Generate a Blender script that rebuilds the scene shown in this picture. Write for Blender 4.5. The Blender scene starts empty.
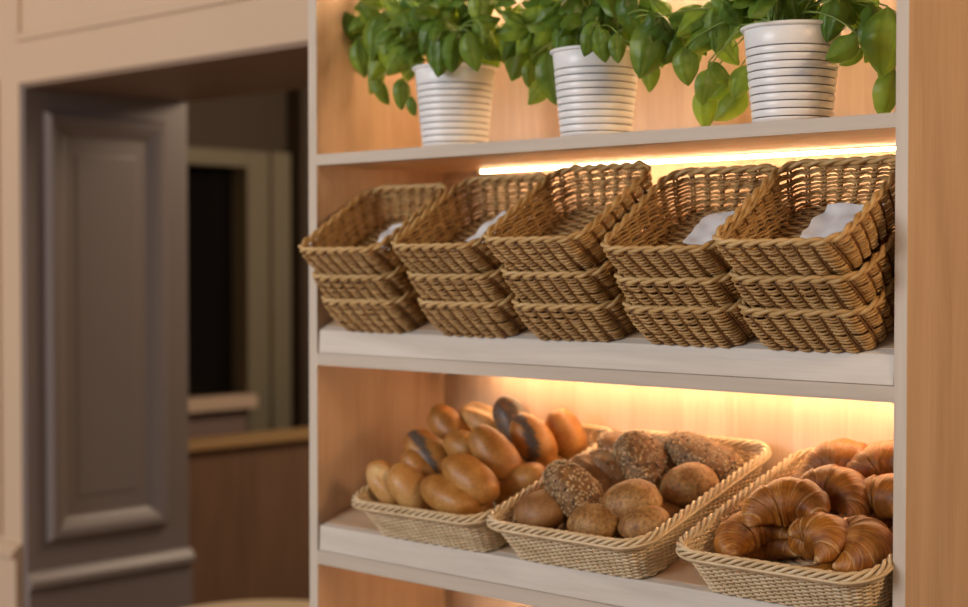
import bpy, math, random
from mathutils import Vector, Matrix, Euler, noise
from math import sin, cos, pi, radians, sqrt, floor, exp

scn = bpy.context.scene
COL = scn.collection
CZ = 1.5                      # eye height of the photographer
F = 1570.0                    # focal length in pixels of the 968 px wide frame
YAW = math.atan(1680.0 / F)   # angle between the view axis and the shelf front
PITCH = math.atan(38.5 / F)
FH = Vector((-cos(YAW), sin(YAW), 0)); RT = Vector((sin(YAW), cos(YAW), 0))
FW = (FH * cos(PITCH) - Vector((0, 0, 1)) * sin(PITCH)).normalized()
UP = RT.cross(FW).normalized()
CAM = Vector((0, 0, CZ))

def ray(px, py):
    return (FW + RT * ((px - 484.0) / F) + UP * ((303.5 - py) / F))
def at_y(px, py, Y):          # point of the room at depth Y seen at that spot
    d = ray(px, py); return CAM + d * (Y / d.y)
def at_plane(px, py, p0, n):
    d = ray(px, py); return CAM + d * ((p0 - CAM).dot(n) / d.dot(n))

# ------------------------------------------------------------------ materials
def new_mat(name, rough=0.5, spec=0.5):
    m = bpy.data.materials.new(name); m.use_nodes = True
    nt = m.node_tree; b = nt.nodes['Principled BSDF']
    b.inputs['Roughness'].default_value = rough
    b.inputs['Specular IOR Level'].default_value = spec
    return m, nt, b
def N(nt, t, **kw):
    n = nt.nodes.new(t)
    for k, v in kw.items(): setattr(n, k, v)
    return n
def ramp(nt, fac, stops):
    r = N(nt, 'ShaderNodeValToRGB'); e = r.color_ramp.elements
    e[0].position, e[0].color = stops[0][0], (*stops[0][1], 1)
    e[1].position, e[1].color = stops[-1][0], (*stops[-1][1], 1)
    for p, c in stops[1:-1]:
        q = e.new(p); q.color = (*c, 1)
    nt.links.new(fac, r.inputs['Fac']); return r
def mapping(nt, scale, src='Object'):
    tc = N(nt, 'ShaderNodeTexCoord'); mp = N(nt, 'ShaderNodeMapping')
    mp.inputs['Scale'].default_value = scale
    nt.links.new(tc.outputs[src], mp.inputs['Vector']); return mp
def noise_tex(nt, vec, scale, detail=4, rough=0.55, dist=0.0):
    n = N(nt, 'ShaderNodeTexNoise')
    n.inputs['Scale'].default_value = scale; n.inputs['Detail'].default_value = detail
    n.inputs['Roughness'].default_value = rough; n.inputs['Distortion'].default_value = dist
    nt.links.new(vec, n.inputs['Vector']); return n
def mix(nt, a, b, fac, mode='MIX'):
    m = N(nt, 'ShaderNodeMix', data_type='RGBA', blend_type=mode)
    for key, v in ((0, fac), (6, a), (7, b)):
        if hasattr(v, 'links'): nt.links.new(v, m.inputs[key])
        elif isinstance(v, (int, float)): m.inputs[key].default_value = v
        else: m.inputs[key].default_value = (*v, 1)
    return m.outputs[2]
def bump(nt, b, h, strength=0.3, dist=0.002):
    n = N(nt, 'ShaderNodeBump'); n.inputs['Strength'].default_value = strength
    n.inputs['Distance'].default_value = dist
    nt.links.new(h, n.inputs['Height']); nt.links.new(n.outputs[0], b.inputs['Normal'])

def mat_plain(name, c, rough=0.5, spec=0.4, vary=0.0, scale=6):
    m, nt, b = new_mat(name, rough, spec)
    if vary:
        mp = mapping(nt, (1, 1, 1)); n = noise_tex(nt, mp.outputs[0], scale)
        r = ramp(nt, n.outputs['Fac'], [(0.25, tuple(x * (1 - vary) for x in c)), (0.75, tuple(min(1, x * (1 + vary)) for x in c))])
        nt.links.new(r.outputs[0], b.inputs['Base Color'])
    else:
        b.inputs['Base Color'].default_value = (*c, 1)
    return m
def mat_wood(name, c1, c2, c3, axis='Z', plank=0.0, rough=0.45, grain=1.0):
    m, nt, b = new_mat(name, rough, 0.35)
    sc = {'Z': (9, 9, 0.9), 'X': (0.9, 9, 9)}[axis]
    mp = mapping(nt, sc); n1 = noise_tex(nt, mp.outputs[0], 2.2, 5, 0.6, 0.6)
    sc2 = {'Z': (90, 90, 3), 'X': (3, 90, 90)}[axis]
    mp2 = mapping(nt, sc2); n2 = noise_tex(nt, mp2.outputs[0], 2.5, 3, 0.6)
    r = ramp(nt, n1.outputs['Fac'], [(0.3, c1), (0.52, c2), (0.75, c3)])
    r2 = ramp(nt, n2.outputs['Fac'], [(0.3, (1 - 0.07 * grain,) * 3), (0.62, (1, 1, 1))])
    col = mix(nt, r.outputs[0], r2.outputs[0], 1.0, 'MULTIPLY')
    if plank:
        tc = N(nt, 'ShaderNodeTexCoord'); sx = N(nt, 'ShaderNodeSeparateXYZ')
        nt.links.new(tc.outputs['Object'], sx.inputs[0])
        d = N(nt, 'ShaderNodeMath', operation='DIVIDE'); d.inputs[1].default_value = plank
        nt.links.new(sx.outputs[0], d.inputs[0])
        fl = N(nt, 'ShaderNodeMath', operation='FLOOR'); nt.links.new(d.outputs[0], fl.inputs[0])
        wn = N(nt, 'ShaderNodeTexWhiteNoise', noise_dimensions='1D'); nt.links.new(fl.outputs[0], wn.inputs['W'])
        r3 = ramp(nt, wn.outputs['Value'], [(0, (0.86, 0.80, 0.76)), (1, (1, 1, 1))])
        col = mix(nt, col, r3.outputs[0], 1.0, 'MULTIPLY')
    nt.links.new(col, b.inputs['Base Color'])
    bump(nt, b, n2.outputs['Fac'], 0.06, 0.001)
    return m
def mat_wicker(name, dark, midc, light, rough=0.42):
    m, nt, b = new_mat(name, rough, 0.4)
    mp = mapping(nt, (1, 1, 1.6)); n = noise_tex(nt, mp.outputs[0], 45, 3, 0.6)
    mp2 = mapping(nt, (1, 1, 14)); n2 = noise_tex(nt, mp2.outputs[0], 9, 2, 0.5)
    av = mix(nt, n.outputs['Fac'], n2.outputs['Fac'], 0.5)
    r = ramp(nt, av, [(0.36, dark), (0.5, midc), (0.64, light)])
    oi = N(nt, 'ShaderNodeObjectInfo')
    r2 = ramp(nt, oi.outputs['Random'], [(0, (0.86, 0.84, 0.8)), (1, (1.0, 1.0, 1.0))])
    nt.links.new(mix(nt, r.outputs[0], r2.outputs[0], 1.0, 'MULTIPLY'), b.inputs['Base Color'])
    return m
def mat_bread(name, dark, midc, light, crumb=(0.75, 0.55, 0.30), speck=0.78, seed=(0.05, 0.04, 0.035), scale=16, rough=0.42, bmp=0.25):
    m, nt, b = new_mat(name, rough, 0.4)
    mp = mapping(nt, (1, 1, 1)); n = noise_tex(nt, mp.outputs[0], scale, 5, 0.6, 0.3)
    r = ramp(nt, n.outputs['Fac'], [(0.3, dark), (0.5, midc), (0.72, light)])
    f = noise_tex(nt, mp.outputs[0], 260 if speck > 0.7 else 170, 3, 0.6)
    r2 = ramp(nt, f.outputs['Fac'], [(0.36, (speck, speck * 0.96, speck * 0.9)), (0.6, (1, 1, 1))])
    col = mix(nt, r.outputs[0], r2.outputs[0], 1.0, 'MULTIPLY')
    a = N(nt, 'ShaderNodeAttribute', attribute_name='crumb')
    col = mix(nt, col, crumb, a.outputs['Fac'])
    a2 = N(nt, 'ShaderNodeAttribute', attribute_name='poppy')
    v = N(nt, 'ShaderNodeTexVoronoi'); v.inputs['Scale'].default_value = 420
    nt.links.new(mp.outputs[0], v.inputs['Vector'])
    rv = ramp(nt, v.outputs['Distance'], [(0.35, seed), (0.75, (0.16, 0.12, 0.09))])
    col = mix(nt, col, rv.outputs[0], a2.outputs['Fac'])
    nt.links.new(col, b.inputs['Base Color'])
    bump(nt, b, f.outputs['Fac'], bmp, 0.0015)
    return m
def mat_croissant(name):
    m, nt, b = new_mat(name, 0.36, 0.45)
    tc = N(nt, 'ShaderNodeTexCoord')
    mp = N(nt, 'ShaderNodeMapping'); mp.inputs['Scale'].default_value = (46, 1.6, 1)
    nt.links.new(tc.outputs['UV'], mp.inputs['Vector'])
    n = noise_tex(nt, mp.outputs[0], 1.6, 4, 0.62, 0.8)
    mo = mapping(nt, (1, 1, 1)); n2 = noise_tex(nt, mo.outputs[0], 24, 4, 0.6)
    r = ramp(nt, n.outputs['Fac'], [(0.3, (0.15, 0.038, 0.004)), (0.44, (0.33, 0.105, 0.011)), (0.58, (0.52, 0.215, 0.03)), (0.74, (0.72, 0.42, 0.125))])
    r2 = ramp(nt, n2.outputs['Fac'], [(0.36, (0.46, 0.37, 0.31)), (0.60, (1, 1, 1))])
    col = mix(nt, r.outputs[0], r2.outputs[0], 1.0, 'MULTIPLY')
    a = N(nt, 'ShaderNodeAttribute', attribute_name='crumb')
    col = mix(nt, col, (0.80, 0.55, 0.26), a.outputs['Fac'])
    nt.links.new(col, b.inputs['Base Color'])
    bump(nt, b, n.outputs['Fac'], 0.5, 0.002)
    return m
def mat_leaf(name):
    m, nt, b = new_mat(name, 0.38, 0.45)
    mp = mapping(nt, (1, 1, 1)); n = noise_tex(nt, mp.outputs[0], 14, 3, 0.5)
    r = ramp(nt, n.outputs['Fac'], [(0.3, (0.060, 0.145, 0.018)), (0.52, (0.135, 0.265, 0.034)), (0.74, (0.26, 0.40, 0.055))])
    a = N(nt, 'ShaderNodeAttribute', attribute_name='vein')
    vc = mix(nt, r.outputs[0], (0.27, 0.40, 0.10), a.outputs['Fac'])
    nt.links.new(vc, b.inputs['Base Color'])
    tr = N(nt, 'ShaderNodeBsdfTranslucent'); tr.inputs['Color'].default_value = (0.22, 0.36, 0.03, 1)
    mx = N(nt, 'ShaderNodeMixShader'); mx.inputs[0].default_value = 0.42
    nt.links.new(b.outputs[0], mx.inputs[1]); nt.links.new(tr.outputs[0], mx.inputs[2])
    nt.links.new(mx.outputs[0], nt.nodes['Material Output'].inputs['Surface'])
    return m
def mat_emit(name, c, s):
    m, nt, b = new_mat(name)
    b.inputs['Base Color'].default_value = (1, 0.9, 0.75, 1)
    b.inputs['Emission Color'].default_value = (*c, 1); b.inputs['Emission Strength'].default_value = s
    return m

M = {
    'panel': mat_wood('light maple panel', (0.60, 0.45, 0.32), (0.70, 0.55, 0.40), (0.77, 0.63, 0.48), 'Z', 0.115),
    'side': mat_wood('maple side panel', (0.47, 0.325, 0.215), (0.545, 0.39, 0.265), (0.60, 0.44, 0.305), 'Z'),
    'edge': mat_wood('pale edge band', (0.56, 0.475, 0.39), (0.62, 0.535, 0.44), (0.66, 0.58, 0.48), 'Z', 0, 0.5, 0.6),
    'edge_x': mat_wood('pale shelf edge', (0.53, 0.45, 0.365), (0.59, 0.505, 0.415), (0.63, 0.55, 0.46), 'X', 0, 0.5, 0.7),
    'rail': mat_wood('whitewashed rail', (0.61, 0.545, 0.47), (0.71, 0.645, 0.565), (0.78, 0.72, 0.64), 'X', 0, 0.5, 1.0),
    'board': mat_wood('maple board', (0.52, 0.36, 0.23), (0.60, 0.44, 0.29), (0.66, 0.50, 0.34), 'X'),
    'led': mat_emit('warm light strip', (1.0, 0.62, 0.34), 50.0),
    'led_soft': mat_emit('soft warm light strip', (1.0, 0.64, 0.34), 36.0),
    'led_upper': mat_emit('bright warm light strip', (1.0, 0.67, 0.37), 140.0),
    'channel': mat_plain('strip channel', (0.7, 0.66, 0.6), 0.4),
    'wicker': mat_wicker('honey willow', (0.29, 0.145, 0.044), (0.48, 0.28, 0.10), (0.66, 0.44, 0.19)),
    'wicker_dark': mat_wicker('brown willow', (0.13, 0.055, 0.018), (0.24, 0.115, 0.038), (0.36, 0.19, 0.07)),
    'wicker_rim': mat_wicker('willow rim', (0.42, 0.24, 0.08), (0.58, 0.37, 0.15), (0.70, 0.49, 0.23)),
    'rattan': mat_wicker('cream rattan', (0.60, 0.45, 0.26), (0.73, 0.57, 0.36), (0.80, 0.66, 0.45), 0.4),
    'rattan_in': mat_plain('rattan lining', (0.30, 0.19, 0.09), 0.6, 0.3, 0.15, 20),
    'paper': mat_plain('white paper', (0.80, 0.80, 0.82), 0.7, 0.2, 0.03, 20),
    'white_roll': mat_bread('golden crust', (0.30, 0.115, 0.022), (0.44, 0.20, 0.045), (0.57, 0.32, 0.10)),
    'pale_roll': mat_bread('pale crust', (0.47, 0.21, 0.055), (0.58, 0.30, 0.09), (0.68, 0.43, 0.17), (0.82, 0.62, 0.32)),
    'rye_roll': mat_bread('rye crust', (0.19, 0.082, 0.026), (0.30, 0.145, 0.05), (0.43, 0.235, 0.095), (0.55, 0.36, 0.18), scale=22, rough=0.5),
    'wheat_roll': mat_bread('wheat crust', (0.26, 0.115, 0.032), (0.38, 0.19, 0.058), (0.53, 0.33, 0.135), (0.6, 0.42, 0.25), scale=34, rough=0.55, bmp=0.7, speck=0.55),
    'grain_roll': mat_bread('grain crust', (0.145, 0.068, 0.024), (0.26, 0.135, 0.05), (0.39, 0.24, 0.11), (0.5, 0.34, 0.18), scale=48, rough=0.6, bmp=0.8, speck=0.68),
    'seeds': mat_plain('pale seeds', (0.60, 0.44, 0.25), 0.45, 0.3, 0.35, 60),
    'seeds_dark': mat_plain('dark seeds', (0.10, 0.06, 0.035), 0.4, 0.4),
    'croissant': mat_croissant('flaky crust'),
    'enamel': mat_plain('white enamel', (0.88, 0.89, 0.91), 0.32, 0.5, 0.03, 12),
    'groove': mat_plain('dark groove', (0.10, 0.095, 0.10), 0.4, 0.4),
    'soil': mat_plain('potting soil', (0.05, 0.032, 0.02), 0.9, 0.1, 0.4, 60),
    'leaf': mat_leaf('basil leaf'),
    'stem': mat_plain('basil stem', (0.20, 0.30, 0.07), 0.5, 0.3, 0.2, 20),
    'wall': mat_plain('peach wall paint', (0.61, 0.46, 0.325), 0.6, 0.25, 0.03, 2),
    'taupe': mat_plain('taupe paint', (0.225, 0.187, 0.178), 0.38, 0.45, 0.03, 2),
    'soffit': mat_plain('brown soffit paint', (0.26, 0.18, 0.13), 0.5, 0.3),
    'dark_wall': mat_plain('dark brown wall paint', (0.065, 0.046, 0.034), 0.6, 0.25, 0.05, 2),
    'olive': mat_plain('olive grey frame paint', (0.20, 0.175, 0.125), 0.5, 0.3),
    'black': mat_plain('dark window glass', (0.006, 0.005, 0.005), 0.12, 0.5),
    'sill': mat_plain('pale sill', (0.62, 0.46, 0.36), 0.5, 0.3),
    'counter': mat_wood('brown counter wood', (0.16, 0.092, 0.058), (0.20, 0.115, 0.072), (0.24, 0.14, 0.09), 'Z'),
    'counter_top': mat_plain('counter edge', (0.36, 0.22, 0.10), 0.4, 0.4),
    'mauve': mat_plain('mauve wall paint', (0.24, 0.17, 0.15), 0.6, 0.2),
    'table': mat_plain('pale table top', (0.72, 0.56, 0.36), 0.4, 0.4, 0.04, 5),
    'floor': mat_wood('brown floor boards', (0.20, 0.12, 0.07), (0.26, 0.16, 0.09), (0.32, 0.20, 0.12), 'X', 0),
    'ceiling': mat_plain('ceiling paint', (0.70, 0.62, 0.54), 0.7, 0.2),
}

# ------------------------------------------------------------------ mesh builder
class MB:
    def __init__(s): s.v = []; s.f = []; s.m = []; s.attr = {}; s.uv = None
    def box(s, lo, hi, mi=0):
        x0, y0, z0 = lo; x1, y1, z1 = hi; b = len(s.v)
        s.v += [(x0, y0, z0), (x1, y0, z0), (x1, y1, z0), (x0, y1, z0), (x0, y0, z1), (x1, y0, z1), (x1, y1, z1), (x0, y1, z1)]
        for q in ((3, 2, 1, 0), (4, 5, 6, 7), (0, 1, 5, 4), (1, 2, 6, 5), (2, 3, 7, 6), (3, 0, 4, 7)):
            s.f.append(tuple(b + i for i in q)); s.m.append(mi)
    def prism_x(s, x0, x1, prof, mi=0):      # (y, z) profile extruded along x
        b = len(s.v); n = len(prof)
        s.v += [(x0, y, z) for y, z in prof] + [(x1, y, z) for y, z in prof]
        for i in range(n):
            j = (i + 1) % n; s.f.append((b + i, b + j, b + n + j, b + n + i)); s.m.append(mi)
        s.f.append(tuple(b + i for i in reversed(range(n)))); s.f.append(tuple(b + n + i for i in range(n))); s.m += [mi, mi]
    def tube(s, pts, r, sides=6, closed=False, mi=0, up=Vector((0, 0, 1)), ez=1.0):
        n = len(pts); b = len(s.v); pts = [Vector(p) for p in pts]
        for i, p in enumerate(pts):
            if closed: t = pts[(i + 1) % n] - pts[i - 1]
            else: t = pts[min(i + 1, n - 1)] - pts[max(i - 1, 0)]
            t.normalize()
            a = t.cross(up)
            if a.length < 1e-4: a = t.cross(Vector((0, 1, 0)))
            a.normalize(); c = a.cross(t)
            rr = r[i] if isinstance(r, (list, tuple)) else r
            for k in range(sides):
                th = 2 * pi * k / sides
                s.v.append(tuple(p + a * (rr * cos(th)) + c * (rr * ez * sin(th))))
        for i in range(n if closed else n - 1):
            j = (i + 1) % n
            for k in range(sides):
                l = (k + 1) % sides
                s.f.append((b + i * sides + k, b + i * sides + l, b + j * sides + l, b + j * sides + k)); s.m.append(mi)
        if not closed:
            s.f.append(tuple(b + k for k in reversed(range(sides)))); s.m.append(mi)
            s.f.append(tuple(b + (n - 1) * sides + k for k in range(sides))); s.m.append(mi)
    def lathe(s, prof, n=48, mis=None, cap=True):
        b = len(s.v); k = len(prof)
        for r, z in prof:
            for i in range(n):
                a = 2 * pi * i / n; s.v.append((r * cos(a), r * sin(a), z))
        for j in range(k - 1):
            for i in range(n):
                q = (i + 1) % n
                s.f.append((b + j * n + i, b + j * n + q, b + (j + 1) * n + q, b + (j + 1) * n + i)); s.m.append(mis[j] if mis else 0)
        if cap:
            s.f.append(tuple(b + i for i in reversed(range(n)))); s.m.append(0)
            s.f.append(tuple(b + (k - 1) * n + i for i in range(n))); s.m.append(mis[-1] if mis else 0)
    def build(s, name, mats, parent=None, smooth=True, bevel=0.0, loc=None, angle=None):
        me = bpy.data.meshes.new(name); me.from_pydata([tuple(v) for v in s.v], [], s.f)
        mats = mats if isinstance(mats, (list, tuple)) else [mats]
        for m in mats: me.materials.append(m)
        me.polygons.foreach_set('material_index', s.m)
        me.polygons.foreach_set('use_smooth', [smooth] * len(s.f))
        for k, vals in s.attr.items():
            a = me.attributes.new(k, 'FLOAT', 'POINT'); a.data.foreach_set('value', vals)
        if s.uv:
            u = me.uv_layers.new(name='UVMap')
            for lp in me.loops: u.data[lp.index].uv = s.uv[lp.vertex_index]
        me.update()
        o = bpy.data.objects.new(name, me); COL.objects.link(o)
        if parent: o.parent = parent
        if loc is not None: o.location = loc
        if bevel:
            md = o.modifiers.new('bevel', 'BEVEL'); md.width = bevel; md.segments = 2; md.limit_method = 'ANGLE'
        if angle and smooth: me.set_sharp_from_angle(angle=radians(angle))
        return o

def tag(o, label=None, cat=None, group=None, kind=None):
    if label: o['label'] = label
    if cat: o['category'] = cat
    if group: o['group'] = group
    if kind: o['kind'] = kind
    return o
def thing(name, label, cat, loc=(0, 0, 0), rot=(0, 0, 0), group=None):
    o = bpy.data.objects.new(name, None); COL.objects.link(o); o.location = loc; o.rotation_euler = rot
    o.empty_display_size = 0.05
    return tag(o, label, cat, group)
def copy_tree(o, parent=None):
    c = o.copy(); COL.objects.link(c)
    if parent: c.parent = parent
    for ch in list(o.children): copy_tree(ch, c)
    return c
def boxes(name, lst, mat, parent=None, bevel=0.0, off=(0, 0, 0), kind=None):
    b = MB()
    for lo, hi in lst: b.box([lo[i] - off[i] for i in range(3)], [hi[i] - off[i] for i in range(3)])
    o = b.build(name, mat, parent, smooth=False, bevel=bevel)
    if kind: o['kind'] = kind
    return o

# ------------------------------------------------------------------ the room
WY0, WY1 = 2.36, 2.925          # thick wall with the opening
OX0, OX1 = at_y(20.5, 300, WY0).x, -2.56
SOF = at_y(305, 40.5, WY0).z
CEIL = 2.75
wb = boxes('wall_back', [((-6.5, WY0, 0), (OX0, WY1, SOF)), ((-6.5, WY0, SOF), (1.2, WY1, CEIL)), ((OX1, WY0, 0), (1.2, WY1, SOF))], M['wall'], kind='structure')
boxes('floor', [((-6.6, -3.2, -0.1), (2.4, 6.1, 0))], M['floor'], kind='structure')
boxes('ceiling', [((-6.6, 1.0, CEIL), (1.2, 6.1, CEIL + 0.1))], M['ceiling'], kind='structure')
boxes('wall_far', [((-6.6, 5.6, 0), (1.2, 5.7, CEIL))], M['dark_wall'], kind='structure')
# raised moulding rectangles on the front of the wall
def frame_y(b, x0, x1, z0, z1, y, w=0.03, t=0.012):
    b.box((x0, y - t, z0), (x1, y, z0 + w)); b.box((x0, y - t, z1 - w), (x1, y, z1))
    b.box((x0, y - t, z0 + w), (x0 + w, y, z1 - w)); b.box((x1 - w, y - t, z0 + w), (x1, y, z1 - w))
pa = at_y(17, 42, WY0)
b = MB(); frame_y(b, pa.x, -1.2, pa.z, CEIL - 0.12, WY0, 0.022, 0.010)
tag(b.build('trim_1', M['wall'], smooth=False, bevel=0.004), kind='structure')
b = MB(); pc = at_y(3, 535, WY0); frame_y(b, pc.x - 0.9, pc.x, pc.z, SOF + 0.02, WY0, 0.03, 0.012)
tag(b.build('trim_2', M['wall'], smooth=False, bevel=0.004), kind='structure')
pb = at_y(8, 549, WY0)
b = MB(); b.prism_x(-6.5, OX0 + 0.001, [(WY0, 0), (WY0 - 0.022, 0), (WY0 - 0.022, pb.z - 0.02), (WY0 - 0.035, pb.z - 0.012), (WY0 - 0.035, pb.z), (WY0 - 0.01, pb.z + 0.02), (WY0, pb.z + 0.022)])
tag(b.build('baseboard_left', M['wall'], smooth=False), kind='structure')
# the taupe side of the opening with its recessed panel
def jamb_pt(px, py):           # on the plane x = OX0 + 0.02
    d = ray(px, py); t = (OX0 + 0.02) / d.x; return CAM + d * t
b = MB()
b.box((OX0 - 0.005, WY0 + 0.004, 0), (OX0 + 0.02, WY1, SOF - 0.002))
tag(b.build('trim_3', M['taupe'], smooth=False), kind='structure')
p_tl, p_br = jamb_pt(44, 112), jamb_pt(166, 524)
y0, y1 = p_tl.y, p_br.y; z1 = p_tl.z; z0 = p_br.z
b = MB()
def jframe(b, y0, y1, z0, z1, prof):      # mitred moulding around a rectangle on the jamb, prof = (inset, height)
    n = len(prof); base = len(b.v); x = OX0 + 0.02
    for (cy, cz, sy, sz) in ((y0, z0, 1, 1), (y1, z0, -1, 1), (y1, z1, -1, -1), (y0, z1, 1, -1)):
        for ins, h in prof: b.v.append((x + h, cy + sy * ins, cz + sz * ins))
    for c in range(4):
        d = (c + 1) % 4
        for i in range(n - 1):
            b.f.append((base + c * n + i, base + d * n + i, base + d * n + i + 1, base + c * n + i + 1)); b.m.append(0)
jframe(b, y0, y1, z0, z1, [(0, -0.002), (0.0, 0.014), (0.012, 0.024), (0.03, 0.022), (0.05, 0.012), (0.062, 0.002), (0.075, -0.001)])
jframe(b, y0 + 0.095, y1 - 0.095, z0 + 0.11, z1 - 0.11, [(0, -0.001), (0.012, 0.003), (0.02, 0.003), (0.03, 0.003)])
iy0, iy1, iz0, iz1 = y0 + 0.12, y1 - 0.12, z0 + 0.135, z1 - 0.135
b.box((OX0 + 0.015, iy0, iz0), (OX0 + 0.0228, iy1, iz1))
tag(b.build('trim_4', M['taupe'], smooth=False), kind='structure')
pl = jamb_pt(104, 567)
b = MB()
prof = [(0.0, pl.z + 0.02), (0.012, pl.z + 0.016), (0.03, pl.z - 0.005), (0.032, pl.z - 0.022), (0.018, pl.z - 0.03), (0.018, 0), (0.0, 0)]
base = len(b.v); n = len(prof)
b.v += [(OX0 + 0.02 + h, WY0 - 0.0, z) for h, z in prof] + [(OX0 + 0.02 + h, WY1, z) for h, z in prof]
for i in range(n - 1): b.f.append((base + i, base + n + i, base + n + i + 1, base + i + 1)); b.m.append(0)
b.f.append(tuple(base + i for i in range(n))); b.m.append(0)
b.f.append(tuple(base + n + i for i in reversed(range(n)))); b.m.append(0)
tag(b.build('baseboard_opening', M['taupe'], smooth=False), kind='structure')
boxes('trim_5', [((OX0 + 0.02, WY0 + 0.004, SOF - 0.012), (OX1, WY1 + 0.002, SOF + 0.0))], M['soffit'], kind='structure')
# the dim room beyond
XW = -5.2
def far_pt(px, py, X=XW):
    d = ray(px, py); t = X / d.x; return CAM + d * t
w0, w1 = far_pt(193, 165), far_pt(246, 393)
wy0, wy1 = w0.y - 0.5, w1.y; wz1, wz0 = w0.z, w1.z
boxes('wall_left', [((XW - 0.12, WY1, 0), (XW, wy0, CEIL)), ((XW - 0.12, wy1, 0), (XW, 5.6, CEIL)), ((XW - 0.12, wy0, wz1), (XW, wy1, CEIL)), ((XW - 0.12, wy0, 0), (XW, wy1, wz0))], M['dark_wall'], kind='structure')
wn = thing('window_1', None, None, (XW, (wy0 + wy1) / 2, wz0)); wn['kind'] = 'structure'
off = tuple(wn.location)
boxes('window_pane', [((XW - 0.09, wy0, wz0), (XW - 0.08, wy1, wz1))], M['black'], wn, off=off)
f1 = far_pt(284, 300).y
boxes('window_frame', [((XW - 0.08, wy1 - 0.01, wz0 - 0.25), (XW + 0.03, f1 - 0.10, wz1 + 0.07)), ((XW - 0.02, f1 - 0.10, wz0 - 0.25), (XW + 0.05, f1, wz1 + 0.07)), ((XW - 0.08, wy0, wz1), (XW + 0.03, wy1 - 0.01, wz1 + 0.07))], M['olive'], wn, bevel=0.006, off=off)
s1 = far_pt(243, 400).y
boxes('window_sill', [((XW - 0.08, wy0 - 0.05, wz0 - 0.055), (XW + 0.10, s1, wz0))], M['sill'], wn, bevel=0.006, off=off)
boxes('trim_6', [((XW + 0.001, wy0 - 0.05, wz0 - 0.6), (XW + 0.05, s1 - 0.02, wz0 - 0.056))], M['mauve'], kind='structure')
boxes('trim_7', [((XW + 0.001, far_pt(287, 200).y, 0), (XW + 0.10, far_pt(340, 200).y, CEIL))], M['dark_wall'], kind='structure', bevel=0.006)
# wooden counter in the next room
CX = -4.28
ct = far_pt(250, 438, CX)
k = thing('counter', 'brown wooden counter with a lighter top edge beyond the dark wall opening', 'counter', (CX - 0.25, 4.1, 0))
off = tuple(k.location)
boxes('counter_panel', [((CX - 0.10, 3.0, 0), (CX, 5.2, ct.z - 0.03))], M['counter'], k, bevel=0.003, off=off)
boxes('counter_top', [((CX - 0.115, 2.97, ct.z - 0.024), (CX + 0.025, 5.23, ct.z + 0.004))], M['counter_top'], k, bevel=0.004, off=off)
# pale round table, its edge just showing
tp = at_y(276, 597.5, 2.85) - FH * 0.325
k = thing('round_table', 'pale round tabletop just showing below the brown counter in the opening', 'table', (tp.x, tp.y, 0))
b = MB(); b.lathe([(0.20, 0), (0.30, 0.0), (0.32, 0.006), (0.325, 0.015), (0.32, 0.024), (0.31, 0.028), (0.0005, 0.028)], 64)
b.build('table_top', M['table'], k, loc=(0, 0, tp.z - 0.03), angle=40)
b = MB(); b.lathe([(0.2, 0), (0.2, 0.012), (0.03, 0.03), (0.025, 0.06), (0.025, tp.z - 0.04), (0.08, tp.z - 0.03)], 32)
b.build('table_pedestal', M['soffit'], k, angle=40)

# ------------------------------------------------------------------ the shelving unit
SY0, SY1 = 1.974, 2.334        # front and back of the carcass
SL, SR = -2.282, -1.0675         # inner faces of the side panels
TL, TR = 0.023, 0.0188
S_TOP = (CZ + 0.190, CZ + 0.2105)
S_UP = (CZ + 0.62, CZ + 0.641)
MID = dict(b=(CZ - 0.191, CZ - 0.168), top=CZ - 0.126, ang=radians(28))
LOW = dict(b=(CZ - 0.573, CZ - 0.547), top=CZ - 0.500, ang=radians(17.5))
BOT = (0.06, 0.085)
unit = thing('shelving_unit', 'tall open maple shelving unit with pale edges and warm strip lights', 'shelf', ((SL + SR) / 2, (SY0 + SY1) / 2, 0))
UO = tuple(unit.location)
H = CZ + 0.75
for nm, x0, x1 in (('side_panel', SL - TL, SL), ('side_panel', SR, SR + TR)):
    boxes(nm, [((x0, SY0 + 0.0022, 0), (x1, SY1, H))], M['side'], unit, off=UO)
    boxes('edge_band', [((x0, SY0, 0), (x1, SY0 + 0.002, H))], M['edge'], unit, off=UO)
boxes('back_panel', [((SL, SY1 - 0.012, 0), (SR, SY1 - 0.001, H))], M['panel'], unit, off=UO)
def shelf_board(z0, z1):
    boxes('shelf_board', [((SL, SY0 + 0.0022, z0), (SR, SY1 - 0.012, z1))], M['board'], unit, off=UO)
    boxes('shelf_edge', [((SL, SY0, z0), (SR, SY0 + 0.002, z1))], M['edge_x'], unit, off=UO)
for zz in (S_TOP, S_UP, MID['b'], LOW['b'], BOT): shelf_board(*zz)
boxes('top_panel', [((SL, SY0, H - 0.02), (SR, SY1 - 0.012, H))], M['edge_x'], unit, off=UO)
def slope_z(row, y): return row['top'] + (y - SY0) * math.tan(row['ang'])
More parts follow.
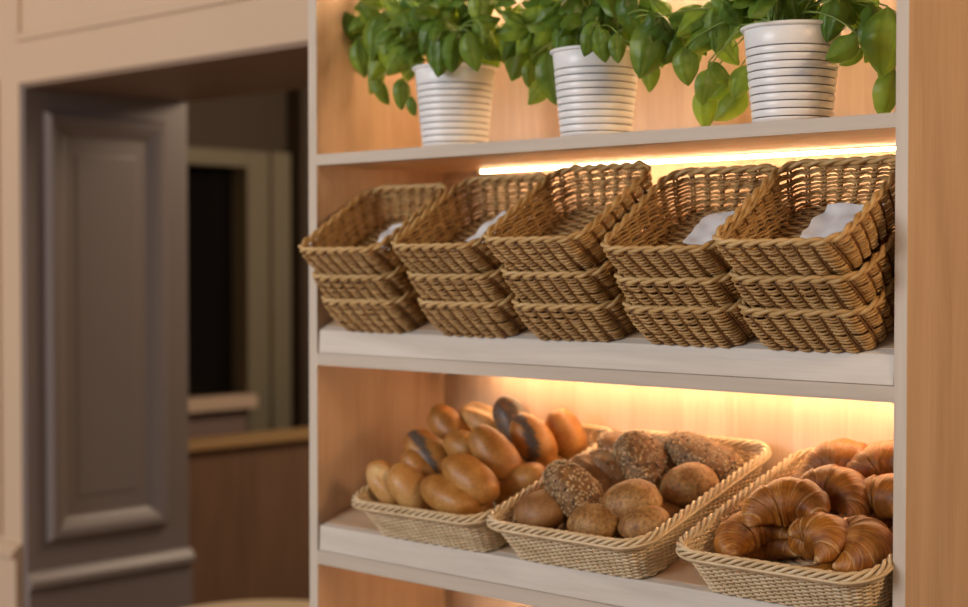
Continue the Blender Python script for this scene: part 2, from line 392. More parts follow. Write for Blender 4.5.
for row in (MID, LOW):
    t = row['top']; zb = row['b'][1]
    b = MB(); ye = SY1 - 0.013; y0 = SY0 + 0.018
    pr = [(y0, slope_z(row, y0) - 0.018), (ye, slope_z(row, ye) - 0.018), (ye, slope_z(row, ye)), (y0, slope_z(row, y0))]
    b.prism_x(SL + 0.001 - UO[0], SR - 0.001 - UO[0], [(y - UO[1], z - UO[2]) for y, z in pr])
    b.build('slanted_board', M['board'], unit, smooth=False)
    b = MB()          # front rail, leaning very slightly back
    pr = [(SY0 + 0.001, zb + 0.0005), (SY0 + 0.0175, zb + 0.0005), (SY0 + 0.0176, slope_z(row, SY0 + 0.0176) - 0.0005), (SY0 + 0.0035, slope_z(row, SY0 + 0.0035) - 0.0005)]
    b.prism_x(SL + 0.0035 - UO[0], SR - 0.001 - UO[0], [(y - UO[1], z - UO[2]) for y, z in pr])
    b.build('front_rail', M['rail'], unit, smooth=False, bevel=0.0012)
LY = 2.274
for z, x0 in ((S_UP[0], -2.20), (S_TOP[0], -2.13), (MID['b'][0], -2.13), (LOW['b'][0], -2.13)):
    boxes('strip_light', [((x0, LY - 0.004, z - 0.0075), (SR - 0.012, LY + 0.004, z - 0.0025))], M['led_upper' if z > CZ + 0.5 else 'led_soft' if z > CZ else 'led'], unit, off=UO)
    boxes('strip_channel', [((x0 - 0.003, LY - 0.009, z - 0.0025), (SR - 0.008, LY + 0.009, z - 0.0002))], M['channel'], unit, off=UO)

# ------------------------------------------------------------------ woven baskets
def rrect(w, d, r, n):         # n points at equal steps round a rounded rectangle, from the middle of the front
    segs = []; hw, hd = w / 2 - r, d / 2 - r; q = pi * r / 2
    L = 4 * hw + 4 * hd + 4 * q; out = []
    for i in range(n):
        s = (i / n) * L
        for kind, ln, dat in (('l', hw, (0, -d / 2, 1, 0)), ('a', q, (hw, -hd, -pi / 2)), ('l', 2 * hd, (w / 2, -hd, 0, 1)), ('a', q, (hw, hd, 0)),
                              ('l', 2 * hw, (hw, d / 2, -1, 0)), ('a', q, (-hw, hd, pi / 2)), ('l', 2 * hd, (-w / 2, hd, 0, -1)), ('a', q, (-hw, -hd, pi)), ('l', hw + 1e-6, (-hw, -d / 2, 1, 0))):
            if s <= ln:
                if kind == 'l': out.append(((dat[0] + dat[2] * s, dat[1] + dat[3] * s), (dat[3], -dat[2])))
                else:
                    a = dat[2] + s / r; out.append(((dat[0] + r * cos(a), dat[1] + r * sin(a)), (cos(a), sin(a))))
                break
            s -= ln
        else: out.append(((0, -d / 2), (0, -1)))
    return out
class Wall:
    def __init__(s, base, top, rb, rt, h, n, bulge=0.0, sag=0.0):
        s.b = rrect(base[0], base[1], rb, n); s.t = rrect(top[0], top[1], rt, n); s.n = n; s.h = h; s.bulge = bulge; s.sag = sag
    def at(s, i, f, out=0.0, dz=0.0):        # i in 0..n (float), f = height fraction
        i0 = int(floor(i)) % s.n; i1 = (i0 + 1) % s.n; fr = i - floor(i)
        def lp(P, k): return P[i0][k][0] * (1 - fr) + P[i1][k][0] * fr, P[i0][k][1] * (1 - fr) + P[i1][k][1] * fr
        bx, by = lp(s.b, 0); tx, ty = lp(s.t, 0); nx, ny = lp(s.t, 1)
        l = sqrt(nx * nx + ny * ny) or 1; nx /= l; ny /= l
        o = out + s.bulge * sin(pi * min(max(f, 0), 1))
        z = s.h * f + dz - s.sag * f * (1 - (abs(nx)) ** 2) * cos(pi * tx / (2 * max(p[0][0] for p in s.t[:]) + 1e-9)) if s.sag else s.h * f + dz
        return Vector((bx + (tx - bx) * f + nx * o, by + (ty - by) * f + ny * o, z))
SEG = 6
def woven_side(w, ns, rows, rs, rstake, amp, lean, open_weave, rnd, jit, ez=1.0, mi_stake=1):
    b = MB(); per = w.n / ns; seg = 8 if open_weave else 4
    for k in range(ns):
        for e in ((-0.085, 0.085) if open_weave else (0,)):
            b.tube([w.at((k + e + lean * q / 6) * per, q / 6) for q in range(7)], rstake, 5, mi=mi_stake)
    for r in range(rows):
        f = (r + 0.55) / rows * 0.97
        pts = []; m = ns * seg
        j = rnd.uniform(-jit, jit); p1 = rnd.uniform(0, 6.28); rr = rs * rnd.uniform(0.92, 1.08)
        for q in range(m):
            t = q * ns / m
            if open_weave:          # each strand dips behind every pair of stakes and bellies out between them
                dd = abs(t - round(t)); k = round(t) % ns
                o = amp * (1.0 - 2.1 * exp(-(dd / 0.2) ** 2)) * (1 + 0.25 * sin(k * 2.3 + r * 1.7))
                dz = j + jit * 1.3 * sin(t * 0.7 + p1) + rs * 0.35 * (t - round(t))
            else:
                o = amp * math.copysign(abs(cos(pi * (t + r))) ** 0.7, cos(pi * (t + r))); dz = j
            pts.append(w.at((t + lean * f) * per % w.n, f, o, dz))
        b.tube(pts, rr, 5, True, 0, ez=ez)
    return b
def rope(w, f, strands, R, r, pitch, rnd=None, wob=0.0, dz=0.0, out=0.0):
    b = MB(); n = w.n; L = 0
    base = [w.at(i, f, out, dz) for i in range(n)]
    for i in range(n): L += (base[i] - base[i - 1]).length
    turns = max(1, round(L / pitch)); m = max(n, turns * 9)
    for s in range(strands):
        pts = []
        for q in range(m):
            i = q * n / m; a = 2 * pi * (turns * q / m + s / strands)
            ww = wob * sin(q * 0.11 + s) if wob else 0
            pts.append(w.at(i, f, out + R * cos(a), dz + R * sin(a) + ww))
        b.tube(pts, r, 6, True)
    return b
def woven_base(wd, dp, rnd, rs, nx, ny, z=0.003):
    b = MB()
    for k in range(ny):
        y = -dp / 2 + (k + 0.5) * dp / ny; hw = wd / 2 - 0.002
        if abs(y) > dp / 2 - 0.02: hw -= 0.008
        pts = [(-hw + 2 * hw * q / (nx * 3), y, z + rs * 0.7 * cos(pi * q / 3 + pi * k)) for q in range(nx * 3 + 1)]
        b.tube(pts, rs, 5)
    for k in range(nx):
        x = -wd / 2 + (k + 0.5) * wd / nx; hd = dp / 2 - (0.010 if abs(x) > wd / 2 - 0.02 else 0.002)
        b.tube([(x, -hd, z), (x, hd, z)], rs * 0.8, 5, mi=1)
    b.box((-wd / 2 + 0.01, -dp / 2 + 0.01, z - 0.0012), (wd / 2 - 0.01, dp / 2 - 0.01, z + 0.0008), 1)
    return b

rnd = random.Random(5)
WK_W, WK_D, WK_H = 0.213, 0.230, 0.068
def make_wicker(seed):
    r = random.Random(seed)
    w = Wall((0.182, 0.200), (WK_W, WK_D), 0.03, 0.034, WK_H, 192, 0.003)
    root = thing('wicker_basket', None, 'basket', group='honey brown wicker baskets stacked in threes')
    woven_side(w, 28, 12, 0.0022, 0.0020, 0.0034, -0.8, True, r, 0.0008).build('woven_side', [M['wicker'], M['wicker_dark']], root)
    rope(w, 1.0, 2, 0.0030, 0.0036, 0.055, r, 0.0006, 0.002).build('twisted_rim', M['wicker_rim'], root)
    woven_base(0.182, 0.200, r, 0.0024, 8, 26).build('woven_base', [M['wicker'], M['wicker_dark']], root)
    return root
protos = [make_wicker(s) for s in (3, 8, 21)]
used = set()
stacks = [(-2.124, 0.034), (-1.867, 0.040), (-1.645, 0.050), (-1.411, 0.032), (-1.197, 0.040)]
where = ['in the leftmost basket stack beside the left panel', 'in the second basket stack from the left', 'in the middle basket stack', 'in the fourth basket stack, left of the rightmost', 'in the rightmost basket stack by the right panel']
level = ['bottom', 'middle', 'top']
tops = []
for i, (cx, rimz) in enumerate(stacks):
    for j in range(3):
        p = protos[(i * 2 + j) % 3]
        if p.name in used: o = copy_tree(p)
        else: o = p; used.add(p.name)
        th = MID['ang'] + (radians(rnd.uniform(3.5, 5.5)) if j == 2 else radians(rnd.uniform(-0.2, 0.6)) * j)
        hgt = [0.002, 0.053, 0.112][j] + (rimz - 0.034) * 0.5 * j
        # front lower edge of the stack rests at the foot of the slanted board
        foot = Vector((cx, SY0 + 0.003, slope_z(MID, SY0 + 0.003)))
        n = Vector((0, -sin(MID['ang']), cos(MID['ang']))); u = Vector((0, cos(th), sin(th)))
        c = foot + n * hgt + u * 0.100
        o.location = c + Vector((rnd.uniform(-0.003, 0.003) * j, 0, 0)); o.rotation_euler = Euler((th, 0, radians(rnd.uniform(-1.5, 1.5))), 'XYZ')
        extra = {2: ', open, its woven inside showing', 1: ', between two others', 0: ', resting on the slanted board'}[j]
        o['label'] = '%s wicker basket %s' % (level[j], where[i]) 
        if j == 2: tops.append(o)
# crumpled white papers in four of the top baskets
def make_paper(o, label, seed, w=0.095, d=0.09, ox=0.024, oy=0.026):
    r = random.Random(seed); b = MB(); nu = nv = 14; off = Vector((r.random() * 9, r.random() * 9, 0))
    for layer, zz in ((0, 0.0), (1, -0.0012)):
        for i in range(nu + 1):
            for j in range(nv + 1):
                x = (i / nu - 0.5) * w; y = (j / nv - 0.5) * d
                h = 0.009 * noise.noise(Vector((x * 30, y * 30, 0)) + off) + 0.004 * (i / nu) ** 2 + 0.004 * (j / nv)
                e = 0.006 * noise.noise(Vector((x * 60, y * 60, 3)) + off)
                b.v.append((x + e, y + e * 0.7, 0.012 + max(h, -0.002) + zz))
    n1 = (nu + 1) * (nv + 1)
    for i in range(nu):
        for j in range(nv):
            a = i * (nv + 1) + j; q = (a, a + nv + 1, a + nv + 2, a + 1)
            b.f.append(q); b.f.append(tuple(n1 + k for k in reversed(q))); b.m += [0, 0]
    p = b.build('paper_napkin', M['paper']); tag(p, label, 'napkin', 'white papers in the top wicker baskets')
    m = Matrix.LocRotScale(o.location, o.rotation_euler, None) @ Matrix.Translation((ox, oy, 0.004)) @ Matrix.Rotation(r.uniform(-0.3, 0.3), 4, 'Z')
    p.matrix_world = m
make_paper(tops[0], 'white paper lying in the top basket of the leftmost stack', 1)
make_paper(tops[1], 'white paper lying in the top basket of the second stack from left', 2)
make_paper(tops[3], 'white paper lying in the top basket of the fourth stack', 3)
make_paper(tops[4], 'white paper lying in the top basket of the rightmost stack', 4)

# cream bread baskets
BB_B, BB_T, BB_H = (0.285, 0.338), (0.328, 0.398), 0.077
def make_bread_basket():
    r = random.Random(77)
    w = Wall(BB_B, BB_T, 0.035, 0.045, BB_H, 420, 0.0)
    root = thing('bread_basket', None, 'basket', group='cream woven bread baskets on the lower shelf')
    woven_side(w, 96, 21, 0.00185, 0.0018, 0.0023, 0.0, False, r, 0.0002, 1.0, 1).build('woven_side', [M['rattan'], M['rattan']], root)
    rb = rope(w, 1.0, 4, 0.0054, 0.0030, 0.070, r, 0, 0.001, 0.004)
    rb.tube([w.at(i, 1.0, 0.0105, -0.004) for i in range(0, 420, 2)], 0.0027, 6, True)
    rb.tube([w.at(i, 1.0, 0.0060, -0.0085) for i in range(0, 420, 2)], 0.0024, 6, True)
    rb.build('braided_rim', M['rattan'], root)
    woven_base(BB_B[0], BB_B[1], r, 0.003, 18, 50).build('woven_base', [M['rattan'], M['rattan']], root)
    return root
bread0 = make_bread_basket()
bspec = [(-1.973, 0.4, 'cream woven basket heaped with golden oval rolls, at the left of the lower shelf'),
         (-1.635, 0.0, 'cream woven basket of brown and seeded rolls, between the two others'),
         (-1.243, 0.0, 'cream woven basket of croissants, against the right panel')]
BB = []
th = LOW['ang']
for i, (cx, yaw, lab) in enumerate(bspec):
    o = bread0 if i == 0 else copy_tree(bread0)
    y = SY0 + 0.000; foot = Vector((cx, y, slope_z(LOW, y)))
    u = Vector((0, cos(th), sin(th))); n = Vector((0, -sin(th), cos(th)))
    o.location = foot + u * 0.170 + n * 0.0025; o.rotation_euler = (th, 0, radians(yaw)); o['label'] = lab
    BB.append(o)
bpy.context.view_layer.update()

# ------------------------------------------------------------------ bread
def bread_mesh(name, L, W, Hh, mat, seed, egg=0.15, lump=0.05, score=None, poppy=None, pw=2.3, nu=40, nv=26, rough=0.0):
    """oval loaf along local x, z up; score = (y offset, width, depth, length share); poppy = (x0, x1) or 'all'"""
    r = random.Random(seed); off = Vector((r.random() * 50, r.random() * 50, r.random() * 50)); b = MB(); cr = []; po = []
    for i in range(nv + 1):
        ph = pi * i / nv
        for j in range(nu):
            a = 2 * pi * j / nu
            d = Vector((cos(ph), sin(ph) * cos(a), sin(ph) * sin(a)))
            k = (abs(d.x) ** pw + abs(d.y) ** pw + abs(d.z) ** pw) ** (-1 / pw)
            p = d * k
            e = 1 + egg * p.x
            x, y, z = p.x * L / 2, p.y * W / 2 * e, p.z * Hh / 2 * e
            if z < 0: z *= 0.8
            s = 1 + lump * noise.noise(d * 1.6 + off) + rough * noise.noise(d * 9 + off) + rough * 0.7 * noise.noise(d * 20 + off)
            c = 0.0; pp = 0.0
            if score and z > -0.1 * Hh:
                q = (y - score[0] * W - 0.10 * W * sin(p.x * 2.2)) / score[1]
                env = max(0, 1 - (abs(p.x) / score[3]) ** 4)
                g = exp(-q * q) * env
                s += (-score[2] * g + score[2] * 0.75 * exp(-((abs(q) - 1.7) / 0.7) ** 2) * env)
                c = min(1, g * 1.15) * (0.75 + 0.5 * noise.noise(d * 6 + off))
            if poppy == 'all': pp = min(1, max(0, 0.9 + 0.8 * noise.noise(d * 4 + off))) if z > -0.15 * Hh else 0
            elif poppy:
                q = p.y * 0.9 + 0.35 * p.x + 0.12 * noise.noise(d * 4 + off)
                pp = 1.0 if poppy[0] < q < poppy[1] and z > -0.2 * Hh else 0.0
            b.v.append((x * s, y * s, z * s)); cr.append(max(0, min(1, c))); po.append(pp)
    for i in range(nv):
        for j in range(nu):
            q = (j + 1) % nu
            b.f.append((i * nu + j, (i + 1) * nu + j, (i + 1) * nu + q, i * nu + q)); b.m.append(0)
    b.attr = {'crumb': cr, 'poppy': po}
    return b.build(name, mat)
def seeds_on(o, count, seed, part='seed_topping'):
    r = random.Random(seed); me = o.data; b = MB(); vs = me.vertices
    cand = [v for v in vs if v.normal.z > -0.25]
    for _ in range(count):
        v = r.choice(cand); p = v.co + Vector((r.uniform(-1, 1), r.uniform(-1, 1), r.uniform(-1, 1))) * 0.0025; n = v.normal
        t = n.cross(Vector((r.uniform(-1, 1), r.uniform(-1, 1), r.uniform(-1, 1)))).normalized(); c = n.cross(t)
        a = r.uniform(0.0028, 0.0050); w = a * 0.5; h = 0.0022; mi = 0 if r.random() < 0.85 else 1; q = len(b.v); p = v.co + (p - v.co) - n * ((p - v.co).dot(n))
        for d in (t * a, c * w, -t * a, -c * w): b.v.append(tuple(p + d + n * 0.0003))
        b.v.append(tuple(p + n * h)); b.v.append(tuple(p - n * 0.001))
        for e in range(4):
            b.f.append((q + e, q + (e + 1) % 4, q + 4)); b.f.append((q + (e + 1) % 4, q + e, q + 5)); b.m += [mi, mi]
    s = b.build(part, [M['seeds'], M['seeds_dark']], o); s['kind'] = 'stuff'
    return s
def fit(o, bk, hi=0.085):
    """slides a bread along the basket until it lies between the woven sides"""
    inv = bk.matrix_world.inverted()
    for _ in range(4):
        dx0 = dx1 = dy0 = dy1 = 0.0; low = 1.0
        for v in o.data.vertices:
            p = inv @ (o.matrix_world @ v.co); low = min(low, p.z)
            if p.z > hi: continue
            f = min(1, max(0, p.z / BB_H)); hx = (BB_B[0] + (BB_T[0] - BB_B[0]) * f) / 2 - 0.009; hy = (BB_B[1] + (BB_T[1] - BB_B[1]) * f) / 2 - 0.009
            dx0 = max(dx0, -hx - p.x); dx1 = max(dx1, p.x - hx); dy0 = max(dy0, -hy - p.y); dy1 = max(dy1, p.y - hy)
        mv = Vector((dx0 - dx1, dy0 - dy1, max(0, 0.007 - low)))
        if mv.length < 1e-4: break
        o.matrix_world = Matrix.Translation(bk.matrix_world.to_3x3() @ mv) @ o.matrix_world
def place(o, bk, px, py, h, rot, dy=4, hi=0.085):
    """rests the bread o in basket bk: the spot of the heap, h above the basket floor, that shows at (px, py)"""
    n = (bk.matrix_world.to_3x3() @ Vector((0, 0, 1))).normalized()
    p = at_plane(px, py + dy, bk.matrix_world.translation + n * h, n)
    o.matrix_world = Matrix.LocRotScale(p, bk.matrix_world.to_quaternion() @ Euler([radians(a) for a in rot], 'XYZ').to_quaternion(), None)
    fit(o, bk, hi)
G1 = 'golden rolls in the left basket'
rolls = [ # px, py, h, L, W, H, rot, material, opts, label
 (372, 479, .078, .094, .058, .056, (0, 48, -5), 'pale_roll', dict(score=(-.12, .011, .09, .85)), 'pale roll split lengthwise at the front left corner of the left basket'),
 (411, 485, .075, .094, .066, .062, (0, 46, -2), 'pale_roll', {}, 'smooth pale roll at the left basket front, right of the pale split roll'),
 (450, 493, .074, .118, .068, .062, (0, 14, -6), 'white_roll', {}, 'long golden roll lying along the front rim of the left basket'),
 (400, 461, .082, .075, .058, .055, (0, 45, 10), 'white_roll', {}, 'small roll behind the two pale rolls at the left of the left basket'),
 (429, 450, .098, .105, .066, .062, (15, 38, -5), 'white_roll', dict(poppy=(-.62, -.10)), 'golden roll with a dark poppy seed end left of centre in the left basket'),
 (470, 475, .098, .108, .066, .064, (0, 30, -6), 'white_roll', {}, 'shiny golden roll in the centre of the left basket above the long front roll'),
 (447, 425, .110, .100, .062, .060, (0, 42, -5), 'white_roll', {}, 'golden roll at the upper left of the heap in the left basket'),
 (463, 443, .112, .074, .056, .054, (0, 15, -5), 'white_roll', {}, 'short golden roll wedged in the middle of the heap in the left basket'),
 (494, 450, .110, .108, .066, .064, (0, 46, -5), 'white_roll', {}, 'plump golden roll right of centre in the left basket'),
 (482, 418, .112, .096, .060, .056, (10, 22, -6), 'pale_roll', dict(score=(.05, .008, .12, .8)), 'golden roll with a split top at the back of the left basket'),
 (515, 420, .115, .100, .066, .062, (0, 58, -8), 'white_roll', dict(poppy='all'), 'dark poppy seed roll standing highest at the back of the left basket'),
 (533, 437, .100, .098, .066, .064, (0, 55, -8), 'white_roll', dict(poppy=(-.75, -.32)), 'golden roll with a dark poppy stripe in front of the poppy seed roll'),
 (569, 429, .085, .090, .066, .062, (0, 72, -5), 'white_roll', {}, 'golden roll at the back right corner of the left basket'),
 (521, 480, .056, .104, .064, .056, (0, -24, 8), 'white_roll', {}, 'golden roll lying against the right rim of the left basket'),
]
for q, (px, py, h, L, W, Hh, rot, mt, opt, lab) in enumerate(rolls):
    o = bread_mesh('bread_roll', L * 1.14, W * 1.08, Hh * 1.08, M[mt], 100 + q, egg=0.08, **opt)
    place(o, BB[0], px, py, h, rot, hi=0.055 if q == 0 else 0.085); tag(o, lab, 'bread roll', G1)
G2 = 'brown rolls in the middle basket'
wheat = [
 (541, 508, .070, .088, .082, .066, (0, 0, 20), 'rye_roll', dict(pw=2.1), 0, 'smooth dark rye roll at the front left of the middle basket'),
 (508, 511, .055, .078, .066, .056, (0, 0, 60), 'grain_roll', dict(rough=.03), 60, 'rough brown roll in the front left corner of the middle basket, partly hidden'),
 (573, 487, .096, .108, .072, .064, (0, 40, -5), 'grain_roll', dict(rough=.035, pw=2.8), 330, 'seed crusted roll behind the smooth dark rye roll'),
 (593, 474, .085, .094, .058, .056, (0, 42, -5), 'rye_roll', dict(score=(.1, .007, .1, .8)), 0, 'narrow brown roll squeezed right of the seed crusted roll in the middle basket'),
 (609, 467, .088, .092, .062, .058, (0, 30, -5), 'rye_roll', dict(score=(0, .008, .12, .8)), 70, 'brown roll with a split crust in the upper left of the middle basket'),
 (642, 458, .098, .105, .080, .062, (0, 48, -8), 'grain_roll', dict(rough=.035, pw=3.0), 330, 'squarish seeded roll at the back middle of the middle basket'),
 (705, 455, .088, .140, .072, .056, (0, 20, -6), 'grain_roll', dict(rough=.03, pw=3.2), 420, 'long seeded bar lying at the back right of the middle basket'),
 (632, 499, .088, .092, .086, .070, (0, 0, 15), 'wheat_roll', dict(pw=2.1, rough=.012, egg=.05), 0, 'round wheat roll in the centre of the middle basket'),
 (691, 484, .070, .094, .090, .074, (0, 0, 70), 'wheat_roll', dict(pw=2.1, rough=.012, egg=.05), 0, 'largest round wheat roll, by the right rim of the middle basket'),
 (593, 520, .068, .090, .074, .060, (0, 0, -10), 'wheat_roll', dict(pw=2.2, rough=.012), 0, 'oval wheat roll at the middle of the front rim of the middle basket'),
 (654, 523, .064, .080, .072, .058, (0, 0, 30), 'wheat_roll', dict(pw=2.1, rough=.012), 0, 'small wheat roll at the front right of the middle basket'),
 (620, 449, .085, .090, .062, .058, (0, 30, -10), 'rye_roll', {}, 30, 'brown roll half hidden at the back left of the middle basket'),
]
for q, (px, py, h, L, W, Hh, rot, mt, opt, ns, lab) in enumerate(wheat):
    o = bread_mesh('bread_roll', L * 1.06, W * 1.06, Hh * 1.05, M[mt], 200 + q, **opt)
    place(o, BB[1], px, py, h, rot); tag(o, lab, 'bread roll', G2)
    if ns: seeds_on(o, ns * 2, q)
# rolls of the lower layer that carry the heap
under = [(BB[0], -.085, -.10, 'white_roll', G1), (BB[0], .03, -.10, 'white_roll', G1), (BB[0], -.06, .0, 'white_roll', G1), (BB[0], .06, .0, 'white_roll', G1), (BB[0], -.05, .1, 'white_roll', G1), (BB[0], .06, .1, 'white_roll', G1),
         (BB[1], -.03, -.08, 'rye_roll', G2), (BB[1], .08, -.03, 'rye_roll', G2), (BB[1], -.06, .02, 'rye_roll', G2), (BB[1], .03, .06, 'rye_roll', G2), (BB[1], -.06, .11, 'rye_roll', G2), (BB[1], .08, .11, 'rye_roll', G2)]
for q, (bk, x, y, mt, g) in enumerate(under):
    o = bread_mesh('bread_roll', .100, .070, .058, M[mt], 300 + q)
    o.matrix_world = bk.matrix_world @ Matrix.Translation((x, y, .036)) @ Matrix.Rotation(radians(35 * q), 4, 'Z')
    fit(o, bk); tag(o, ('golden roll buried under the heap of the left basket' if bk is BB[0] else 'brown roll buried under the heap of the middle basket'), 'bread roll', 'buried ' + g)

def croissant_mesh(name, seed, R=0.046, rad=0.034, span=200, nseg=7, squash=0.86):
    r = random.Random(seed); off = Vector((r.random() * 50, r.random() * 50, r.random() * 50)); b = MB()
    nu, nv = 120, 30; cr = []; uv = []
    for i in range(nu + 1):
        t = i / nu; a = radians(span) * (t - 0.5)
        env = max(0.0, sin(pi * (0.012 + 0.976 * t))) ** 0.74
        cx, cy = R * sin(a) * 1.12, R * cos(a)
        tan = Vector((cos(a), -sin(a), 0)); side = Vector((sin(a), cos(a), 0))
        for j in range(nv):
            th = 2 * pi * j / nv
            # rolled layers: steps running obliquely, mirrored about the middle
            d = abs(t - 0.5) * 2
            s_ = d * nseg * 0.5 + 0.13 * sin(th + 0.8) + 0.06 * noise.noise(Vector((t * 4, cos(th), sin(th))) + off)
            fr = (s_ - floor(s_)); lay = floor(s_)
            step = (1 - lay * 0.02) * (1.0 + 0.17 * (1 - fr) ** 0.7 - 0.06)
            edge = max(0, 1 - fr / 0.10)
            fine = 0.012 * noise.noise(Vector((t * 70, cos(th) * 1.2, sin(th) * 1.2)) + off)
            lump = 0.07 * noise.noise(Vector((cx * 22, cy * 22, sin(th))) + off)
            rr = rad * env * (step + fine + lump)
            p = Vector((cx, cy, 0)) + side * (rr * cos(th)) + Vector((0, 0, 1)) * (rr * squash * sin(th) * (1 if sin(th) > 0 else 0.8))
            p.z += 0.004 * noise.noise(Vector((t * 3, 0, 5)) + off)
            b.v.append(tuple(p)); uv.append((t * 2 + 0.1 * sin(th), th / 6.283 if th < pi else 2 - th / 6.283))
            cr.append(min(1, 0.65 * max(0, (fr - 0.82) / 0.18) + 0.2 * max(0, 0.06 - min(t, 1 - t)) / 0.06))
    for i in range(nu):
        for j in range(nv):
            q = (j + 1) % nv; b.f.append((i * nv + j, i * nv + q, (i + 1) * nv + q, (i + 1) * nv + j)); b.m.append(0)
    b.f.append(tuple(range(nv))[::-1]); b.f.append(tuple(nu * nv + j for j in range(nv))); b.m += [0, 0]
    b.attr = {'crumb': cr}; b.uv = uv
    return b.build(name, M['croissant'])
def keep_inside(o):          # slide a croissant away from the right side panel
    far = max((o.matrix_world @ v.co).x for v in o.data.vertices) - (SR - 0.006)
    if far > 0: o.matrix_world = Matrix.Translation((-far, 0, 0)) @ o.matrix_world
G3 = 'croissants in the right basket'
crs = [ # px, py, h, scale, rot, label
 (800, 540, .078, 0.88, (12, 6, -35), 'plump croissant lying at the middle of the front rim of the right basket'),
 (782, 515, .088, 1.02, (18, 0, 25), 'large arched croissant left of centre in the right basket'),
 (864, 543, .076, 1.00, (-5, 8, -60), 'croissant with a pale rounded end at the front right of the basket'),
 (820, 493, .088, 0.98, (0, 16, -20), 'flaky croissant in the centre of the right basket'),
 (834, 467, .080, 0.98, (10, 0, 10), 'croissant at the back middle of the right basket'),
 (880, 471, .088, 0.96, (10, -15, 25), 'croissant topping the back right of the basket beside the panel edge'),
 (870, 501, .080, 1.00, (0, 0, -10), 'croissant by the right panel, beneath the back right one'),
 (741, 533, .056, 0.92, (5, 0, 60), 'shaded croissant in the front left corner of the right basket'),
 (836, 524, .062, 0.92, (0, 0, 140), 'croissant half hidden under the central one'),
 (808, 466, .058, 0.90, (0, 0, 50), 'croissant low against the left rim at the back of the right basket'),
]
for q, (px, py, h, s, rot, lab) in enumerate(crs):
    o = croissant_mesh('croissant', 400 + q, 0.044 * s, 0.0385 * s, 185 + 6 * (q % 4), 6 + q % 3)
    place(o, BB[2], px + 3, py + 4, h, rot); fit(o, BB[2], 0.1); tag(o, lab, 'croissant', G3)
    keep_inside(o)
for q, (x, y, a) in enumerate([(-.07, -.09, 20), (.05, -.10, 200), (-.06, .02, 100), (.07, .03, 260), (-.05, .12, 30), (.06, .12, 170)]):
    o = croissant_mesh('croissant', 500 + q, 0.038, 0.029, 185, 6)
    o.matrix_world = BB[2].matrix_world @ Matrix.Translation((x, y, .031)) @ Matrix.Rotation(radians(a), 4, 'Z')
    fit(o, BB[2]); tag(o, 'croissant buried under the heap of the right basket', 'croissant', 'buried ' + G3); keep_inside(o)

# ------------------------------------------------------------------ basil in white pots
POT_R, POT_H, POT_B = 0.0765, 0.148, 0.059
def make_pot(root):
    def rad(z): return POT_B + (POT_R - 0.003 - POT_B) * z / POT_H
    prof = [(0.0005, 0.001), (POT_B - 0.004, 0.001), (POT_B, 0.004)]; mis = [0, 0, 0]
    zs = [0.010 + 0.0116 * k for k in range(10)]
    for z in zs:
        prof += [(rad(z) + 0.0006, z - 0.0030), (rad(z) - 0.0002, z - 0.0011), (rad(z) - 0.0018, z - 0.0008), (rad(z) - 0.0018, z + 0.0008), (rad(z) - 0.0002, z + 0.0011), (rad(z) + 0.0006, z + 0.0032)]
        mis += [0, 0, 1, 0, 0, 0]
    zt = POT_H - 0.004
    prof += [(rad(zt), zt), (rad(zt) - 0.002, zt + 0.002), (rad(zt) - 0.004, zt - 0.002), (rad(0.13) - 0.004, 0.126)]
    mis += [0, 0, 0]
    b = MB(); b.lathe(prof, 64, mis); pot = b.build('pot', [M['enamel'], M['groove']], root, angle=50)
    b = MB(); R = POT_R - 0.001
    b.lathe([(R - 0.003, POT_H - 0.006), (R + 0.0012, POT_H - 0.0055), (R + 0.0028, POT_H - 0.003), (R + 0.0022, POT_H - 0.0005), (R, POT_H + 0.0006), (R - 0.003, POT_H - 0.0005), (R - 0.0036, POT_H - 0.004)], 64, cap=False)
    b.build('rolled_rim', M['enamel'], root)
    b = MB(); b.lathe([(0.02, 0.118), (rad(0.13) - 0.0045, 0.118), (rad(0.13) - 0.005, 0.130), (0.03, 0.134), (0.0005, 0.135)], 32)
    b.build('soil', M['soil'], root)
def add_leaf(b, base, tipdir, nrm, L, W, curl, rr):
    t = tipdir.normalized(); n = (nrm - t * nrm.dot(t)).normalized(); s = t.cross(n); nu, nv = 14, 8
    off = Vector((rr.random() * 40, rr.random() * 40, 0)); q = len(b.v); p = Vector(base); fold = rr.uniform(0.3, 0.7)
    for i in range(nu + 1):
        u = i / nu
        w = W / 2 * (sin(pi * min(1, u ** 0.82)) ** 0.62) * (1 - 0.12 * u) + (0.0006 if i in (0, nu) else 0)
        ang = curl * (u - 0.3); dt = t * cos(ang) - n * sin(ang); dn = n * cos(ang) + t * sin(ang)
        if i: p = p + dt * (L / nu)
        for j in range(nv + 1):
            v = j / nv * 2 - 1
            sv = abs(sin(u * pi * 4.2 - abs(v) * 2.2)); pk = 0.11 * W * (1 - abs(v) ** 2) * sv ** 0.6 * min(1, abs(v) * 4) + 0.05 * W * noise.noise(Vector((u * 3, v * 2, 0)) + off)
            dz = -fold * W * 0.5 * v * v - 0.06 * W * exp(-(v / 0.16) ** 2) + pk
            b.v.append(tuple(p + s * (w * v) + dn * dz * min(1, 5 * w / W)))
            b.attr.setdefault('vein', []).append(min(0.7, 0.7 * exp(-(v / 0.14) ** 2) + 0.35 * max(0, 1 - sv * 4)))
    for i in range(nu):
        for j in range(nv):
            a = q + i * (nv + 1) + j; b.f.append((a, a + 1, a + nv + 2, a + nv + 1)); b.m.append(0)
PY = 2.06
